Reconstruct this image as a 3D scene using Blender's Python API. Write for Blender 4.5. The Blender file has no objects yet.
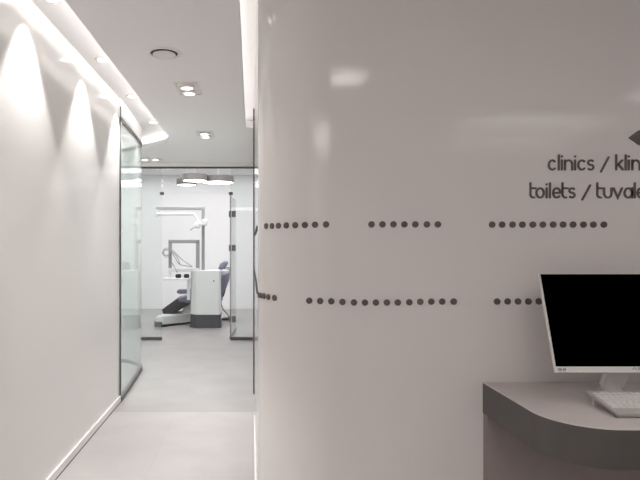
import bpy, bmesh, math
from mathutils import Vector, Matrix
PI = math.pi
sc = bpy.context.scene
COL = sc.collection

# ------------------------------------------------------------------ camera
HC, F, CX, CY = 1.30, 545.0, 252.0, 245.0       # eye height, focal length in pixels, principal point of the 640x480 frame
cam_d = bpy.data.cameras.new('camera')
cam = bpy.data.objects.new('camera', cam_d)
COL.objects.link(cam)
cam.location = (0, 0, HC)
cam.rotation_euler = (PI / 2, 0, 0)
cam_d.sensor_width = 36.0
cam_d.lens = F / 640 * 36
cam_d.shift_x = (320 - CX) / 640
cam_d.shift_y = (CY - 240) / 640
cam_d.clip_start = 0.02
sc.camera = cam

# ------------------------------------------------------------------ world, exposure
w = bpy.data.worlds.new('world')
sc.world = w
w.use_nodes = True
w.node_tree.nodes['Background'].inputs[0].default_value = (1, 0.98, 0.96, 1)
w.node_tree.nodes['Background'].inputs[1].default_value = 0.25
sc.view_settings.view_transform = 'Standard'
sc.view_settings.look = 'None'
sc.view_settings.exposure = 0.10
sc.view_settings.gamma = 1.0
sc.view_settings.use_curve_mapping = False
sc.cycles.max_bounces = 10
sc.cycles.transparent_max_bounces = 24
sc.cycles.use_denoising = True
sc.cycles.sample_clamp_indirect = 4.0

# powers (W) of the room's lamps and the added fills
P_WALLWASH = 58.0         # recessed downlights that graze the left wall
P_TWIN = 6.8             # each eye of the twin corridor spots
P_CLINIC = 42.0          # clinic ceiling
P_SIDE = 60.0            # room behind the curved glass
L_PANEL, L_LINE, L_ENTRY, L_DESK = 7.0, 20.0, 4.2, 0.8
P_DESK = 26.0              # darklight spot over the desk    # radiance of the reception panels
COVE_L, COVE_R = 21.0, 7.0
WARM = (1.0, 0.975, 0.958)
ROSY = (1.0, 0.94, 0.91)
COOL = (0.98, 0.98, 1.0)

def area(name, loc, sx, sy, power, col, rot=(0, 0, 0), spread=PI):
    d = bpy.data.lights.new(name, 'AREA')
    d.shape = 'RECTANGLE'; d.size = sx; d.size_y = sy; d.energy = power; d.color = col; d.spread = spread
    o = bpy.data.objects.new(name, d); COL.objects.link(o); o.location = loc; o.rotation_euler = rot
    return o
def spot(name, loc, power, col, angle, blend, rot=(0, 0, 0), r=0.03):
    d = bpy.data.lights.new(name, 'SPOT')
    d.energy = power; d.color = col; d.spot_size = angle; d.spot_blend = blend; d.shadow_soft_size = r
    o = bpy.data.objects.new(name, d); COL.objects.link(o); o.location = loc; o.rotation_euler = rot
    return o

# ------------------------------------------------------------------ materials
def srgb(r, g, b):
    f = lambda c: (c / 255 / 12.92) if c / 255 <= 0.04045 else ((c / 255 + 0.055) / 1.055) ** 2.4
    return (f(r), f(g), f(b), 1)
def pmat(name, col, rough=0.5, spec=0.5, metal=0.0, coat=0.0):
    m = bpy.data.materials.new(name); m.use_nodes = True
    b = m.node_tree.nodes['Principled BSDF']
    b.inputs['Base Color'].default_value = col
    b.inputs['Roughness'].default_value = rough
    b.inputs['Specular IOR Level'].default_value = spec
    b.inputs['Metallic'].default_value = metal
    b.inputs['Coat Weight'].default_value = coat
    return m
def noise_bump(m, scale, strength, dist=0.002, detail=2.0):
    nt = m.node_tree; b = nt.nodes['Principled BSDF']
    tc = nt.nodes.new('ShaderNodeTexCoord'); n = nt.nodes.new('ShaderNodeTexNoise'); bp = nt.nodes.new('ShaderNodeBump')
    n.inputs['Scale'].default_value = scale; n.inputs['Detail'].default_value = detail
    bp.inputs['Strength'].default_value = strength; bp.inputs['Distance'].default_value = dist
    nt.links.new(tc.outputs['Object'], n.inputs['Vector'])
    nt.links.new(n.outputs['Fac'], bp.inputs['Height'])
    nt.links.new(bp.outputs['Normal'], b.inputs['Normal'])
    return m
def noise_color(m, c1, c2, scale, detail=3.0):
    nt = m.node_tree; b = nt.nodes['Principled BSDF']
    tc = nt.nodes.new('ShaderNodeTexCoord'); n = nt.nodes.new('ShaderNodeTexNoise'); r = nt.nodes.new('ShaderNodeValToRGB')
    n.inputs['Scale'].default_value = scale; n.inputs['Detail'].default_value = detail
    r.color_ramp.elements[0].color = c1; r.color_ramp.elements[1].color = c2
    r.color_ramp.elements[0].position = 0.3; r.color_ramp.elements[1].position = 0.7
    nt.links.new(tc.outputs['Object'], n.inputs['Vector'])
    nt.links.new(n.outputs['Fac'], r.inputs['Fac'])
    nt.links.new(r.outputs['Color'], b.inputs['Base Color'])
    return m
def emit(name, col, strength):
    m = bpy.data.materials.new(name); m.use_nodes = True
    b = m.node_tree.nodes['Principled BSDF']
    b.inputs['Base Color'].default_value = (0.9, 0.9, 0.9, 1)
    b.inputs['Emission Color'].default_value = (*col, 1)
    b.inputs['Emission Strength'].default_value = strength
    return m
def glass_mat(name, tint, ior=1.45, rough=0.02, haze=0.0):
    m = bpy.data.materials.new(name); m.use_nodes = True
    nt = m.node_tree; nt.nodes.clear()
    out = nt.nodes.new('ShaderNodeOutputMaterial')
    tr = nt.nodes.new('ShaderNodeBsdfTransparent'); tr.inputs[0].default_value = tint
    gl = nt.nodes.new('ShaderNodeBsdfGlossy'); gl.inputs['Roughness'].default_value = rough
    df = nt.nodes.new('ShaderNodeBsdfDiffuse'); df.inputs[0].default_value = (0.86, 0.91, 0.89, 1)
    mx0 = nt.nodes.new('ShaderNodeMixShader'); mx0.inputs[0].default_value = haze
    fr = nt.nodes.new('ShaderNodeFresnel'); fr.inputs[0].default_value = ior
    mx = nt.nodes.new('ShaderNodeMixShader')
    nt.links.new(tr.outputs[0], mx0.inputs[1]); nt.links.new(df.outputs[0], mx0.inputs[2])
    ge = nt.nodes.new('ShaderNodeNewGeometry'); mi = nt.nodes.new('ShaderNodeMix'); mi.data_type = 'FLOAT'
    mi.inputs[2].default_value = ior; mi.inputs[3].default_value = 1 / ior    # same reflectance from either face of the pane
    nt.links.new(ge.outputs['Backfacing'], mi.inputs[0]); nt.links.new(mi.outputs[0], fr.inputs[0])
    nt.links.new(fr.outputs[0], mx.inputs[0]); nt.links.new(mx0.outputs[0], mx.inputs[1]); nt.links.new(gl.outputs[0], mx.inputs[2])
    nt.links.new(mx.outputs[0], out.inputs[0])
    return m

M = {}
M['wall_l'] = noise_bump(pmat('white_lacquer_panel', srgb(238, 236, 234), 0.16, 0.5), 2.5, 0.05, 0.01)
M['wall_f'] = noise_bump(pmat('white_gloss_paint', srgb(233, 229, 227), 0.09, 0.5), 22.0, 0.16, 0.003, 5.0)
M['wall_m'] = noise_bump(pmat('white_matt_paint', srgb(240, 239, 239), 0.6, 0.3), 60, 0.05)
M['ceil'] = noise_bump(pmat('ceiling_paint', srgb(243, 241, 240), 0.75, 0.2), 80, 0.04)
M['base'] = pmat('baseboard_white', srgb(238, 236, 234), 0.25, 0.5)
M['shadowgap'] = pmat('floor_joint', srgb(70, 66, 64), 0.7)
M['brown'] = noise_color(pmat('dark_brown_frame', srgb(70, 48, 46), 0.4), srgb(58, 36, 34), srgb(76, 48, 46), 30)
M['rail'] = pmat('grey_metal_rail', srgb(92, 91, 93), 0.45, 0.5, 0.3)
M['rail_dark'] = pmat('dark_metal_profile', srgb(88, 80, 78), 0.45, 0.5, 0.2)
M['header'] = pmat('satin_header', srgb(246, 240, 237), 0.3)
M['hinge'] = pmat('brushed_hinge', srgb(108, 108, 106), 0.4, 0.5, 0.5)
M['glass'] = glass_mat('clear_glass', (0.985, 0.992, 0.99, 1))
M['glass_g'] = glass_mat('green_tinted_glass', (0.95, 0.965, 0.96, 1), 1.45, haze=0.05)
M['glass_c'] = glass_mat('hazy_green_glass', (0.95, 0.968, 0.962, 1), 1.17, 0.06, 0.16)
M['edge'] = pmat('glass_edge_green', srgb(120, 140, 134), 0.3)
M['dot'] = noise_bump(pmat('dark_taupe_relief', srgb(98, 90, 86), 0.5, 0.4), 200, 0.05)
M['letter'] = noise_bump(pmat('dark_taupe_lettering', srgb(104, 96, 92), 0.5, 0.4), 200, 0.05)
M['desk'] = noise_color(pmat('desk_taupe_laminate', srgb(150, 141, 137), 0.42, 0.4), srgb(216, 209, 206), srgb(222, 215, 212), 14)
M['desk_f'] = noise_color(pmat('desk_fascia_grey', srgb(96, 92, 90), 0.4, 0.4), srgb(84, 80, 78), srgb(90, 86, 84), 14)
M['desk_b'] = noise_color(pmat('desk_panel_taupe', srgb(140, 130, 127), 0.5, 0.3), srgb(150, 139, 136), srgb(156, 145, 142), 14)
M['white_p'] = noise_bump(pmat('white_plastic', srgb(226, 222, 220), 0.35, 0.5), 300, 0.03, 0.0005)
M['key'] = pmat('white_key_plastic', srgb(230, 226, 224), 0.45)
M['case'] = pmat('keyboard_case', srgb(186, 181, 179), 0.4)
M['screen'] = pmat('black_screen', srgb(1, 1, 1), 0.4, 0.0)
M['print'] = pmat('grey_print', srgb(128, 122, 121), 0.5)
M['print_d'] = pmat('dark_print', srgb(58, 62, 66), 0.5)
M['lamp_w'] = emit('lamp_warm', (1, 0.95, 0.9), 14)
M['lamp_eye'] = emit('lamp_eye', (1, 0.97, 0.94), 4)
M['lamp_c'] = emit('lamp_clinic', (0.99, 0.99, 1.0), 6)
M['panel_e'] = emit('reception_panel', ROSY, L_PANEL)
M['panel_line'] = emit('line_panel', ROSY, L_LINE)
M['entry_fill'] = emit('entrance_fill', ROSY, L_ENTRY)
M['panel_desk'] = emit('desk_panel_light', ROSY, L_DESK)
M['cove_l'] = emit('cove_strip_warm', WARM, COVE_L)
M['cove_low'] = emit('cove_strip_low', WARM, 16.0)
M['cove_r'] = emit('cove_strip', (1, 0.97, 0.95), COVE_R)
M['trim_w'] = pmat('fixture_white', srgb(232, 228, 226), 0.4)
M['dark'] = pmat('dark_gap', srgb(60, 58, 57), 0.6)
M['drum'] = pmat('lamp_drum_grey', srgb(112, 107, 105), 0.45, 0.5, 0.2)
M['unit_w'] = noise_bump(pmat('dental_white_enamel', srgb(226, 227, 226), 0.3, 0.5), 150, 0.02, 0.0005)
M['unit_d'] = noise_bump(pmat('dental_dark_plinth', srgb(82, 80, 84), 0.5), 150, 0.04, 0.0005)
M['unit_g'] = pmat('dental_grey_tube', srgb(152, 152, 151), 0.4)
M['fabric'] = noise_bump(pmat('lavender_grey_upholstery', srgb(128, 127, 143), 0.55), 400, 0.1, 0.0008)
M['legpad'] = noise_bump(pmat('dark_brown_upholstery', srgb(66, 60, 62), 0.5), 400, 0.1, 0.0008)
M['black'] = pmat('black_rubber', srgb(34, 33, 35), 0.6)
M['hose'] = pmat('grey_hose', srgb(150, 148, 150), 0.5)

# floor: 60 x 120 cm porcelain tiles
def floor_mat():
    m = pmat('porcelain_tiles', srgb(200, 195, 193), 0.36, 0.45)
    nt = m.node_tree; L = nt.links; N = nt.nodes.new; b = nt.nodes['Principled BSDF']
    def math_(op, a, b_=None):
        n = N('ShaderNodeMath'); n.operation = op
        for i, v in enumerate((a, b_)):
            if v is None: continue
            if isinstance(v, (int, float)): n.inputs[i].default_value = v
            else: L.new(v, n.inputs[i])
        return n.outputs[0]
    tc = N('ShaderNodeTexCoord'); sp = N('ShaderNodeSeparateXYZ'); L.new(tc.outputs['Object'], sp.inputs[0])
    u = math_('DIVIDE', math_('ADD', sp.outputs[0], 0.595 + 30), 0.6)
    v = math_('DIVIDE', math_('ADD', sp.outputs[1], -4.243 + 36), 1.2)
    du = math_('MULTIPLY', math_('ABSOLUTE', math_('SUBTRACT', math_('FRACT', math_('ADD', u, 0.5)), 0.5)), 0.6)
    dv = math_('MULTIPLY', math_('ABSOLUTE', math_('SUBTRACT', math_('FRACT', math_('ADD', v, 0.5)), 0.5)), 1.2)
    joint = math_('LESS_THAN', math_('MINIMUM', du, dv), 0.0018)
    cid = N('ShaderNodeCombineXYZ'); L.new(math_('FLOOR', u), cid.inputs[0]); L.new(math_('FLOOR', v), cid.inputs[1])
    wn = N('ShaderNodeTexWhiteNoise'); wn.noise_dimensions = '2D'; L.new(cid.outputs[0], wn.inputs['Vector'])
    n1 = N('ShaderNodeTexNoise'); n1.inputs['Scale'].default_value = 3.0; n1.inputs['Detail'].default_value = 6
    mp = N('ShaderNodeMapping'); mp.inputs['Scale'].default_value = (1, 1.25, 1); L.new(tc.outputs['Object'], mp.inputs[0]); L.new(mp.outputs[0], n1.inputs['Vector'])
    r = N('ShaderNodeValToRGB'); r.color_ramp.elements[0].position = 0.3; r.color_ramp.elements[1].position = 0.72
    r.color_ramp.elements[0].color = srgb(172, 167, 166); r.color_ramp.elements[1].color = srgb(182, 178, 177)
    L.new(n1.outputs['Fac'], r.inputs['Fac'])
    # the tile colour beyond the cross joint at y = 4.243 is multiplied darker
    far = math_('GREATER_THAN', sp.outputs[1], 4.243)
    mx = N('ShaderNodeMix'); mx.data_type = 'RGBA'; mx.blend_type = 'MULTIPLY'
    mx.inputs[7].default_value = (0.80, 0.80, 0.80, 1); L.new(far, mx.inputs[0]); L.new(r.outputs[0], mx.inputs[6])
    hs = N('ShaderNodeHueSaturation'); L.new(mx.outputs[2], hs.inputs['Color'])
    L.new(math_('ADD', math_('MULTIPLY', wn.outputs[0], 0.05), 0.975), hs.inputs['Value'])
    mj = N('ShaderNodeMix'); mj.data_type = 'RGBA'; L.new(math_('MULTIPLY', joint, 0.35), mj.inputs[0]); L.new(hs.outputs[0], mj.inputs[6])
    mj.inputs[7].default_value = srgb(150, 145, 143)
    L.new(mj.outputs[2], b.inputs['Base Color'])
    return m
M['floor'] = floor_mat()

# ------------------------------------------------------------------ mesh helpers
def obj(name, bm, m, parent=None, smooth=False, loc=None):
    me = bpy.data.meshes.new(name)
    bmesh.ops.recalc_face_normals(bm, faces=bm.faces[:])
    bm.to_mesh(me); bm.free()
    if smooth:
        for p in me.polygons: p.use_smooth = True
        me.set_sharp_from_angle(angle=math.radians(38))
    ms = m if isinstance(m, (list, tuple)) else [m]
    for x in ms: me.materials.append(x)
    o = bpy.data.objects.new(name, me); COL.objects.link(o)
    if parent is not None: o.parent = parent
    if loc is not None: o.location = loc
    return o
def struct(name, bm, m, smooth=False):
    o = obj(name, bm, m, None, smooth); o['kind'] = 'structure'; return o
def tag(o, label, cat, group=None):
    o['label'] = label; o['category'] = cat
    if group: o['group'] = group
    return o
def thing(name, label, cat, loc=(0, 0, 0), rotz=0, group=None):
    o = bpy.data.objects.new(name, None); COL.objects.link(o)
    o.location = loc; o.rotation_euler = (0, 0, rotz); o.empty_display_size = 0.1
    return tag(o, label, cat, group)
def dup(root, loc, rotz=None, label=None):
    r = root.copy(); COL.objects.link(r); r.location = loc
    if rotz is not None: r.rotation_euler = (0, 0, rotz)
    if label: r['label'] = label
    for ch in list(root.children):
        c = ch.copy(); COL.objects.link(c); c.parent = r
        for g in list(ch.children):
            d = g.copy(); COL.objects.link(d); d.parent = c
    return r
def box(bm, x0, x1, y0, y1, z0, z1, bev=0.0, seg=2):
    r = bmesh.ops.create_cube(bm, size=1.0)
    vs = r['verts']
    for v in vs:
        v.co = Vector((x0 + (v.co.x + 0.5) * (x1 - x0), y0 + (v.co.y + 0.5) * (y1 - y0), z0 + (v.co.z + 0.5) * (z1 - z0)))
    if bev > 0:
        es = list({e for v in vs for e in v.link_edges})
        bmesh.ops.bevel(bm, geom=es, offset=bev, segments=seg, profile=0.5, affect='EDGES')
    return bm
def boxb(*a, **k): return box(bmesh.new(), *a, **k)
def prism(pts, z0, z1, bm=None):
    """vertical prism over a plan polygon"""
    bm = bm or bmesh.new()
    lo = [bm.verts.new((x, y, z0)) for x, y in pts]; hi = [bm.verts.new((x, y, z1)) for x, y in pts]
    n = len(pts)
    bm.faces.new(lo[::-1]); bm.faces.new(hi)
    for i in range(n): bm.faces.new((lo[i], lo[(i + 1) % n], hi[(i + 1) % n], hi[i]))
    return bm
def profile(pts, y0, y1, bm=None, bev=0.0, seg=3):
    """prism over an XZ outline, extruded along Y"""
    bm = bm or bmesh.new()
    a = [bm.verts.new((x, y0, z)) for x, z in pts]; b = [bm.verts.new((x, y1, z)) for x, z in pts]
    n = len(pts)
    f1 = bm.faces.new(a); f2 = bm.faces.new(b[::-1])
    for i in range(n): bm.faces.new((a[i], b[i], b[(i + 1) % n], a[(i + 1) % n]))
    if bev > 0:
        es = list(f1.edges) + list(f2.edges)
        bmesh.ops.bevel(bm, geom=es, offset=bev, segments=seg, profile=0.5, affect='EDGES')
    return bm
def offset_path(pts, d):
    out = []
    n = len(pts)
    for i, (x, y) in enumerate(pts):
        a = Vector(pts[max(i - 1, 0)]); b = Vector(pts[min(i + 1, n - 1)])
        t = (b - a).normalized(); out.append((x - t.y * d, y + t.x * d))
    return out
def wall_strip(pts, d0, d1, z0, z1):
    """upright band along a plan path between two side offsets (left of travel is positive)"""
    a, b = offset_path(pts, d0), offset_path(pts, d1)
    bm = bmesh.new(); n = len(pts)
    A0 = [bm.verts.new((x, y, z0)) for x, y in a]; A1 = [bm.verts.new((x, y, z1)) for x, y in a]
    B0 = [bm.verts.new((x, y, z0)) for x, y in b]; B1 = [bm.verts.new((x, y, z1)) for x, y in b]
    for i in range(n - 1):
        for q in ((A0, A1), (A1, B1), (B1, B0), (B0, A0)):
            bm.faces.new((q[0][i], q[0][i + 1], q[1][i + 1], q[1][i]))
    bm.faces.new((A0[0], A1[0], B1[0], B0[0])); bm.faces.new((A0[-1], A1[-1], B1[-1], B0[-1]))
    return bm
def lathe(prof, seg=48, bm=None, at=(0, 0, 0)):
    """profile of (r, z) turned about Z; r = 0 ends are closed"""
    bm = bm or bmesh.new(); rings = []
    for r, z in prof:
        if r < 1e-6: rings.append([bm.verts.new((at[0], at[1], at[2] + z))])
        else: rings.append([bm.verts.new((at[0] + r * math.cos(2 * PI * k / seg), at[1] + r * math.sin(2 * PI * k / seg), at[2] + z)) for k in range(seg)])
    for p, q in zip(rings, rings[1:]):
        for k in range(seg):
            k2 = (k + 1) % seg
            if len(p) == 1 and len(q) == 1: continue
            if len(p) == 1: bm.faces.new((p[0], q[k], q[k2]))
            elif len(q) == 1: bm.faces.new((p[k], q[0], p[k2]))
            else: bm.faces.new((p[k], q[k], q[k2], p[k2]))
    return bm
def tube(pts, r, seg=8, bm=None):
    bm = bm or bmesh.new(); pts = [Vector(p) for p in pts]; rings = []
    up = Vector((0.13, 0.98, 0.1))
    for i, p in enumerate(pts):
        t = (pts[min(i + 1, len(pts) - 1)] - pts[max(i - 1, 0)]).normalized()
        u = t.cross(up).normalized(); v = t.cross(u)
        rings.append([bm.verts.new(p + r * (math.cos(2 * PI * k / seg) * u + math.sin(2 * PI * k / seg) * v)) for k in range(seg)])
    for a, b in zip(rings, rings[1:]):
        for k in range(seg): bm.faces.new((a[k], a[(k + 1) % seg], b[(k + 1) % seg], b[k]))
    bm.faces.new(rings[0]); bm.faces.new(rings[-1][::-1])
    return bm
def smooth_pts(ctrl, n=24):
    """Catmull-Rom through 3D control points"""
    c = [Vector(p) for p in ctrl]; c = [2 * c[0] - c[1]] + c + [2 * c[-1] - c[-2]]
    out = []
    for i in range(1, len(c) - 2):
        m = max(2, n // (len(c) - 3))
        for k in range(m):
            t = k / m; p0, p1, p2, p3 = c[i - 1:i + 3]
            out.append(0.5 * ((2 * p1) + (p2 - p0) * t + (2 * p0 - 5 * p1 + 4 * p2 - p3) * t * t + (3 * p1 - p0 - 3 * p2 + p3) * t ** 3))
    out.append(c[-2]); return out
def arc(cx, cy, r, a0, a1, n):
    return [(cx + r * math.cos(math.radians(a0 + (a1 - a0) * k / n)), cy + r * math.sin(math.radians(a0 + (a1 - a0) * k / n))) for k in range(n + 1)]

# ------------------------------------------------------------------ the setting
Z_MAIN, Z_REC, Z_TOP = 2.415, 2.52, 2.60
XL = -1.10                      # left wall face
XR = 0.024                      # right corridor wall face
YF = 1.99                       # face of the wall with the dots
RC = 0.27                       # its rounded corner
CXR, CYR = XR + RC, YF + RC
Y_CL = 7.46                     # clinic glass front
Y_BACK = 11.07                  # clinic back wall
XMIN, XMAX, YMIN = -3.6, 4.0, -3.2

struct('floor', boxb(XMIN - 0.1, XMAX + 0.1, YMIN - 0.1, Y_BACK + 0.1, -0.1, 0.0), M['floor'])
# left wall up to the glass
struct('wall_left', boxb(XL - 0.12, XL, YMIN, 4.52, 0, Z_REC), M['wall_l'])
bm = boxb(XL, XL + 0.014, YMIN, 4.52, 0.004, 0.052, bev=0.003)
struct('baseboard_left', bm, M['base'])
struct('trim_3', boxb(XL, XL + 0.0155, YMIN, 4.52, 0.0, 0.0038), M['shadowgap'])
# right corridor wall, rounded corner and the wall with the dots: one continuous surface
FPATH = [(0.016, Y_CL + 0.05)] + [(0.016 + (XR - 0.016) * (Y_CL - y) / (Y_CL - CYR), y) for y in (6.5, 5.5, 4.8, 4.0, 3.2, 2.6)]
FPATH += arc(CXR, CYR, RC, 180, 270, 60) + [(x, YF) for x in (0.45, 0.8, 1.4, 2.2, 3.0, XMAX)]
struct('wall_front', wall_strip(FPATH, 0.0, 0.10, 0.0, Z_REC), M['wall_f'], smooth=True)
BP = [p for p in FPATH if p[1] < 4.70]
struct('baseboard_right', wall_strip(BP, -0.009, 0.002, 0.0, 0.052), M['base'], smooth=True)
# rest of the reception, behind the viewer
struct('wall_rear', boxb(XMIN, XMAX, YMIN - 0.1, YMIN, 0, Z_REC), M['wall_m'])
struct('wall_right', boxb(XMAX, XMAX + 0.1, YMIN, 2.09, 0, Z_REC), M['wall_m'])
# clinic shell
struct('wall_back', boxb(XMIN, 1.6, Y_BACK, Y_BACK + 0.1, 0, 2.8), M['wall_m'])
struct('wall_outer', boxb(XMIN - 0.1, XMIN, 4.4, Y_BACK, 0, 2.8), M['wall_m'])
struct('wall_inner', boxb(1.6, 1.7, Y_CL, Y_BACK, 0, 2.8), M['wall_m'])
struct('wall_side', boxb(0.126, 1.6, Y_CL - 0.02, Y_CL + 0.08, 0, 2.8), M['wall_m'])
struct('wall_partition', boxb(XMIN, XL - 0.12, 4.40, 4.52, 0, Z_REC), M['wall_m'])
bm = boxb(XMIN, 1.6, Y_BACK - 0.012, Y_BACK, 0, 0.06, bev=0.002)
struct('baseboard_back', bm, M['base'])

# curved glass corner: along the corridor and round to the left
GPATH = [(-1.096, 4.52), (-1.112, 4.9), (-1.131, 5.3), (-1.147, 5.55)] + arc(-1.652, 5.6, 0.5, 2, 90, 26)[0:] + [(-2.2, 6.1), (-2.9, 6.1), (XMIN, 6.1)]
# ceilings
struct('ceiling', boxb(XMIN, XMAX, YMIN, Y_CL + 0.08, Z_REC, Z_TOP), M['ceil'])
EDGE = [(-0.851, YMIN), (-0.853, 4.0), (-0.862, 5.4)] + arc(-1.60, 5.58, 0.745, 0, 90, 32) + [(XMIN, 6.325)]
rc = 0.05
SLOT = [(0.018, 5.19)] + [(-0.056 + rc - rc * math.sin(math.radians(t)), 5.19 - rc + rc * math.cos(math.radians(t))) for t in range(0, 91, 15)]
SLOT += [(-0.056, 3.5)] + arc(CXR, CYR, RC + 0.08, 180, 270, 30) + [(XMAX, YF - 0.08)]
poly = EDGE + [(XMIN, Y_CL + 0.08), (0.12, Y_CL + 0.08), (0.12, 5.19)] + SLOT[0:] + [(XMAX, YMIN)]
def inset(path, d): return offset_path(path, d)
struct('ceiling_lower', prism(poly, Z_MAIN, Z_MAIN + 0.014), M['ceil'])
ED2 = inset(EDGE, -0.18)
SL2 = inset(SLOT[1:], -0.14)
poly2 = ED2 + [(XMIN, Y_CL + 0.08), (0.12, Y_CL + 0.08), (0.12, 5.33)] + SL2 + [(XMAX, YMIN)]
struct('ceiling_upper', prism(poly2, Z_MAIN + 0.014, Z_REC), M['ceil'])
UPST = wall_strip(EDGE, -0.012, 0.0, Z_MAIN + 0.0135, Z_MAIN + 0.042)
struct('trim_4', UPST, M['ceil'], smooth=True)
struct('ceiling_clinic', boxb(XMIN, 1.6, Y_CL + 0.08, Y_BACK, 2.72, 2.80), M['wall_m'])
struct('wall_bulkhead', boxb(XMIN, 1.6, Y_CL + 0.02, Y_CL + 0.08, 2.43, 2.80), M['wall_m'])
# bulkhead over the curved glass
struct('trim_2', wall_strip(GPATH, -0.004, 0.05, 2.362, Z_REC), M['ceil'], smooth=True)

# brown jamb at the end of the right wall
struct('trim_1', boxb(0.0105, 0.05, 4.75, 4.84, 0, Z_REC - 0.03), M['brown'])

# LED strips tucked behind the ceiling lips
def strip(path, z, h, off, m, nm, label):
    o = obj(nm, wall_strip(path, off, off + 0.004 if off >= 0 else off - 0.004, z, z + h), m)
    return tag(o, label, 'light strip')
strip([(-0.851, YMIN + 0.1), (-0.853, 4.0), (-0.862, 5.5)], Z_MAIN + 0.058, 0.018, -0.10, M['cove_l'], 'cove_light_strip', 'thin warm light strip inside the curved ceiling recess over the left wall')
strip([p for p in EDGE if p[0] > -2.8], Z_MAIN + 0.0145, 0.018, -0.085, M['cove_low'], 'cove_light_strip', 'thin low light strip around the edge of the curved ceiling recess')
strip([(-0.056, 5.28), (-0.056, 3.5), (-0.056, CYR)], Z_MAIN + 0.0145, 0.018, 0.075 - 0.15, M['cove_r'], 'cove_light_strip', 'thin light strip inside the narrow ceiling slot over the right wall')

# ------------------------------------------------------------------ glazing
g = thing('glass_partition', 'curved greenish glass partition at the end of the left wall', 'glass partition')
obj('pane', wall_strip(GPATH, -0.006, 0.006, 0.035, 2.335), M['glass_c'], g, smooth=True)
obj('bottom_rail', wall_strip(GPATH, -0.016, 0.016, 0.0, 0.036), M['rail'], g, smooth=True)
obj('top_rail', wall_strip(GPATH, -0.012, 0.012, 2.334, 2.363), M['rail_dark'], g, smooth=True)
obj('edge_profile', boxb(-1.104, -1.088, 4.52, 4.535, 0.0, 2.45), M['rail'], g)

def patch(x, z, wx, wz, y=Y_CL):
    bm = bmesh.new(); box(bm, x - wx / 2, x + wx / 2, y - 0.014, y + 0.014, z - wz / 2, z + wz / 2, bev=0.002, seg=1)
    return bm
XD0, XD1 = -1.232, -0.292          # door opening
g = thing('glass_partition', 'fixed glass panel left of the clinic doorway on a grey floor rail', 'glass partition', group='clinic glass front')
obj('pane', boxb(XMIN, XD0, Y_CL - 0.006, Y_CL + 0.006, 0.035, 2.35), M['glass_g'], g)
obj('bottom_rail', boxb(-1.545, XD0, Y_CL - 0.02, Y_CL + 0.02, 0, 0.042, bev=0.002), M['rail'], g)
g = thing('glass_partition', 'fixed glass panel right of the clinic doorway with hinge plates', 'glass partition', group='clinic glass front')
obj('pane', boxb(XD1, 0.014, Y_CL - 0.006, Y_CL + 0.006, 0.035, 2.35), M['glass_g'], g)
obj('bottom_rail', boxb(XD1, 0.014, Y_CL - 0.02, Y_CL + 0.02, 0, 0.042, bev=0.002), M['rail'], g)
obj('pane_edge', boxb(XD1 - 0.004, XD1 + 0.006, Y_CL - 0.008, Y_CL + 0.008, 0.0, 2.0), M['hinge'], g)
for z in (1.725, 1.259, 0.285): obj('hinge_plate', patch(XD1 + 0.042, z, 0.055, 0.085), M['hinge'], g)
g = thing('glass_transom', 'clear glass panel above the clinic doorway', 'glass panel')
obj('pane', boxb(XD0 + 0.004, XD1 - 0.004, Y_CL - 0.006, Y_CL + 0.006, 2.0, 2.345), M['glass'], g)
for x in (XD0, XD1 + 0.002): obj('corner_clamp', patch(x, 2.005, 0.055, 0.04), M['hinge'], g)
g = thing('header_rail', 'pale horizontal header rail with dark underside over the clinic glass', 'rail')
obj('rail', boxb(XMIN, 0.02, Y_CL - 0.04, Y_CL + 0.03, 2.368, 2.415), M['header'], g)
obj('channel', boxb(XMIN, 0.02, Y_CL - 0.036, Y_CL + 0.026, 2.346, 2.3685), M['rail_dark'], g)
# open door leaf
d = thing('glass_door', 'frameless glass door swung open into the clinic', 'door', (XD1 - 0.012, Y_CL + 0.012, 0), math.radians(86.5))
obj('leaf', boxb(0.01, 0.92, -0.005, 0.005, 0.012, 1.985), M['glass'], d)
obj('bottom_rail', boxb(0.01, 0.92, -0.008, 0.008, 0.012, 0.03), M['rail'], d)
for z in (1.725, 1.259, 0.285): obj('hinge', boxb(-0.006, 0.06, -0.013, 0.013, z - 0.042, z + 0.042, bev=0.002, seg=1), M['hinge'], d)

# ------------------------------------------------------------------ ceiling fittings
def downlight(loc, label):
    t = thing('recessed_downlight', label, 'downlight', loc, 0, 'downlights along the left wall')
    obj('bezel', lathe([(0.030, -0.002), (0.032, -0.006), (0.043, -0.005), (0.046, 0.0), (0.030, 0.0)], 32), M['trim_w'], t, True)
    obj('lens', lathe([(0, -0.003), (0.0302, -0.003), (0.0302, 0.0), (0, 0.0)], 32), M['lamp_w'], t, True)
    return t
ys = [2.70, 3.585, 4.47, 5.42]
names = ['nearest of four round downlights over the left wall, cut by the photo top',
         'second round downlight from the front, over the left wall',
         'third round downlight from the front, over the left wall',
         'round downlight over the curved glass, deepest of the four']
first = None
XDL = -0.985
for i, y in enumerate(ys):
    if first is None: first = downlight((XDL, y, Z_REC), names[i])
    else: dup(first, (XDL, y, Z_REC), 0, names[i])
dup(first, (XDL, 1.80, Z_REC), 0, 'round downlight over the left wall just before the visible four')
dup(first, (XDL, 0.90, Z_REC), 0, 'round downlight over the left wall beside the viewer')
for i, y in enumerate([0.90, 1.80] + ys):
    spot('downlight_beam', (XDL, y - 0.05, Z_REC - 0.012), P_WALLWASH * (0.6 if i == 5 else 1), WARM, math.radians(73), 0.35, r=0.03)

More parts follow.
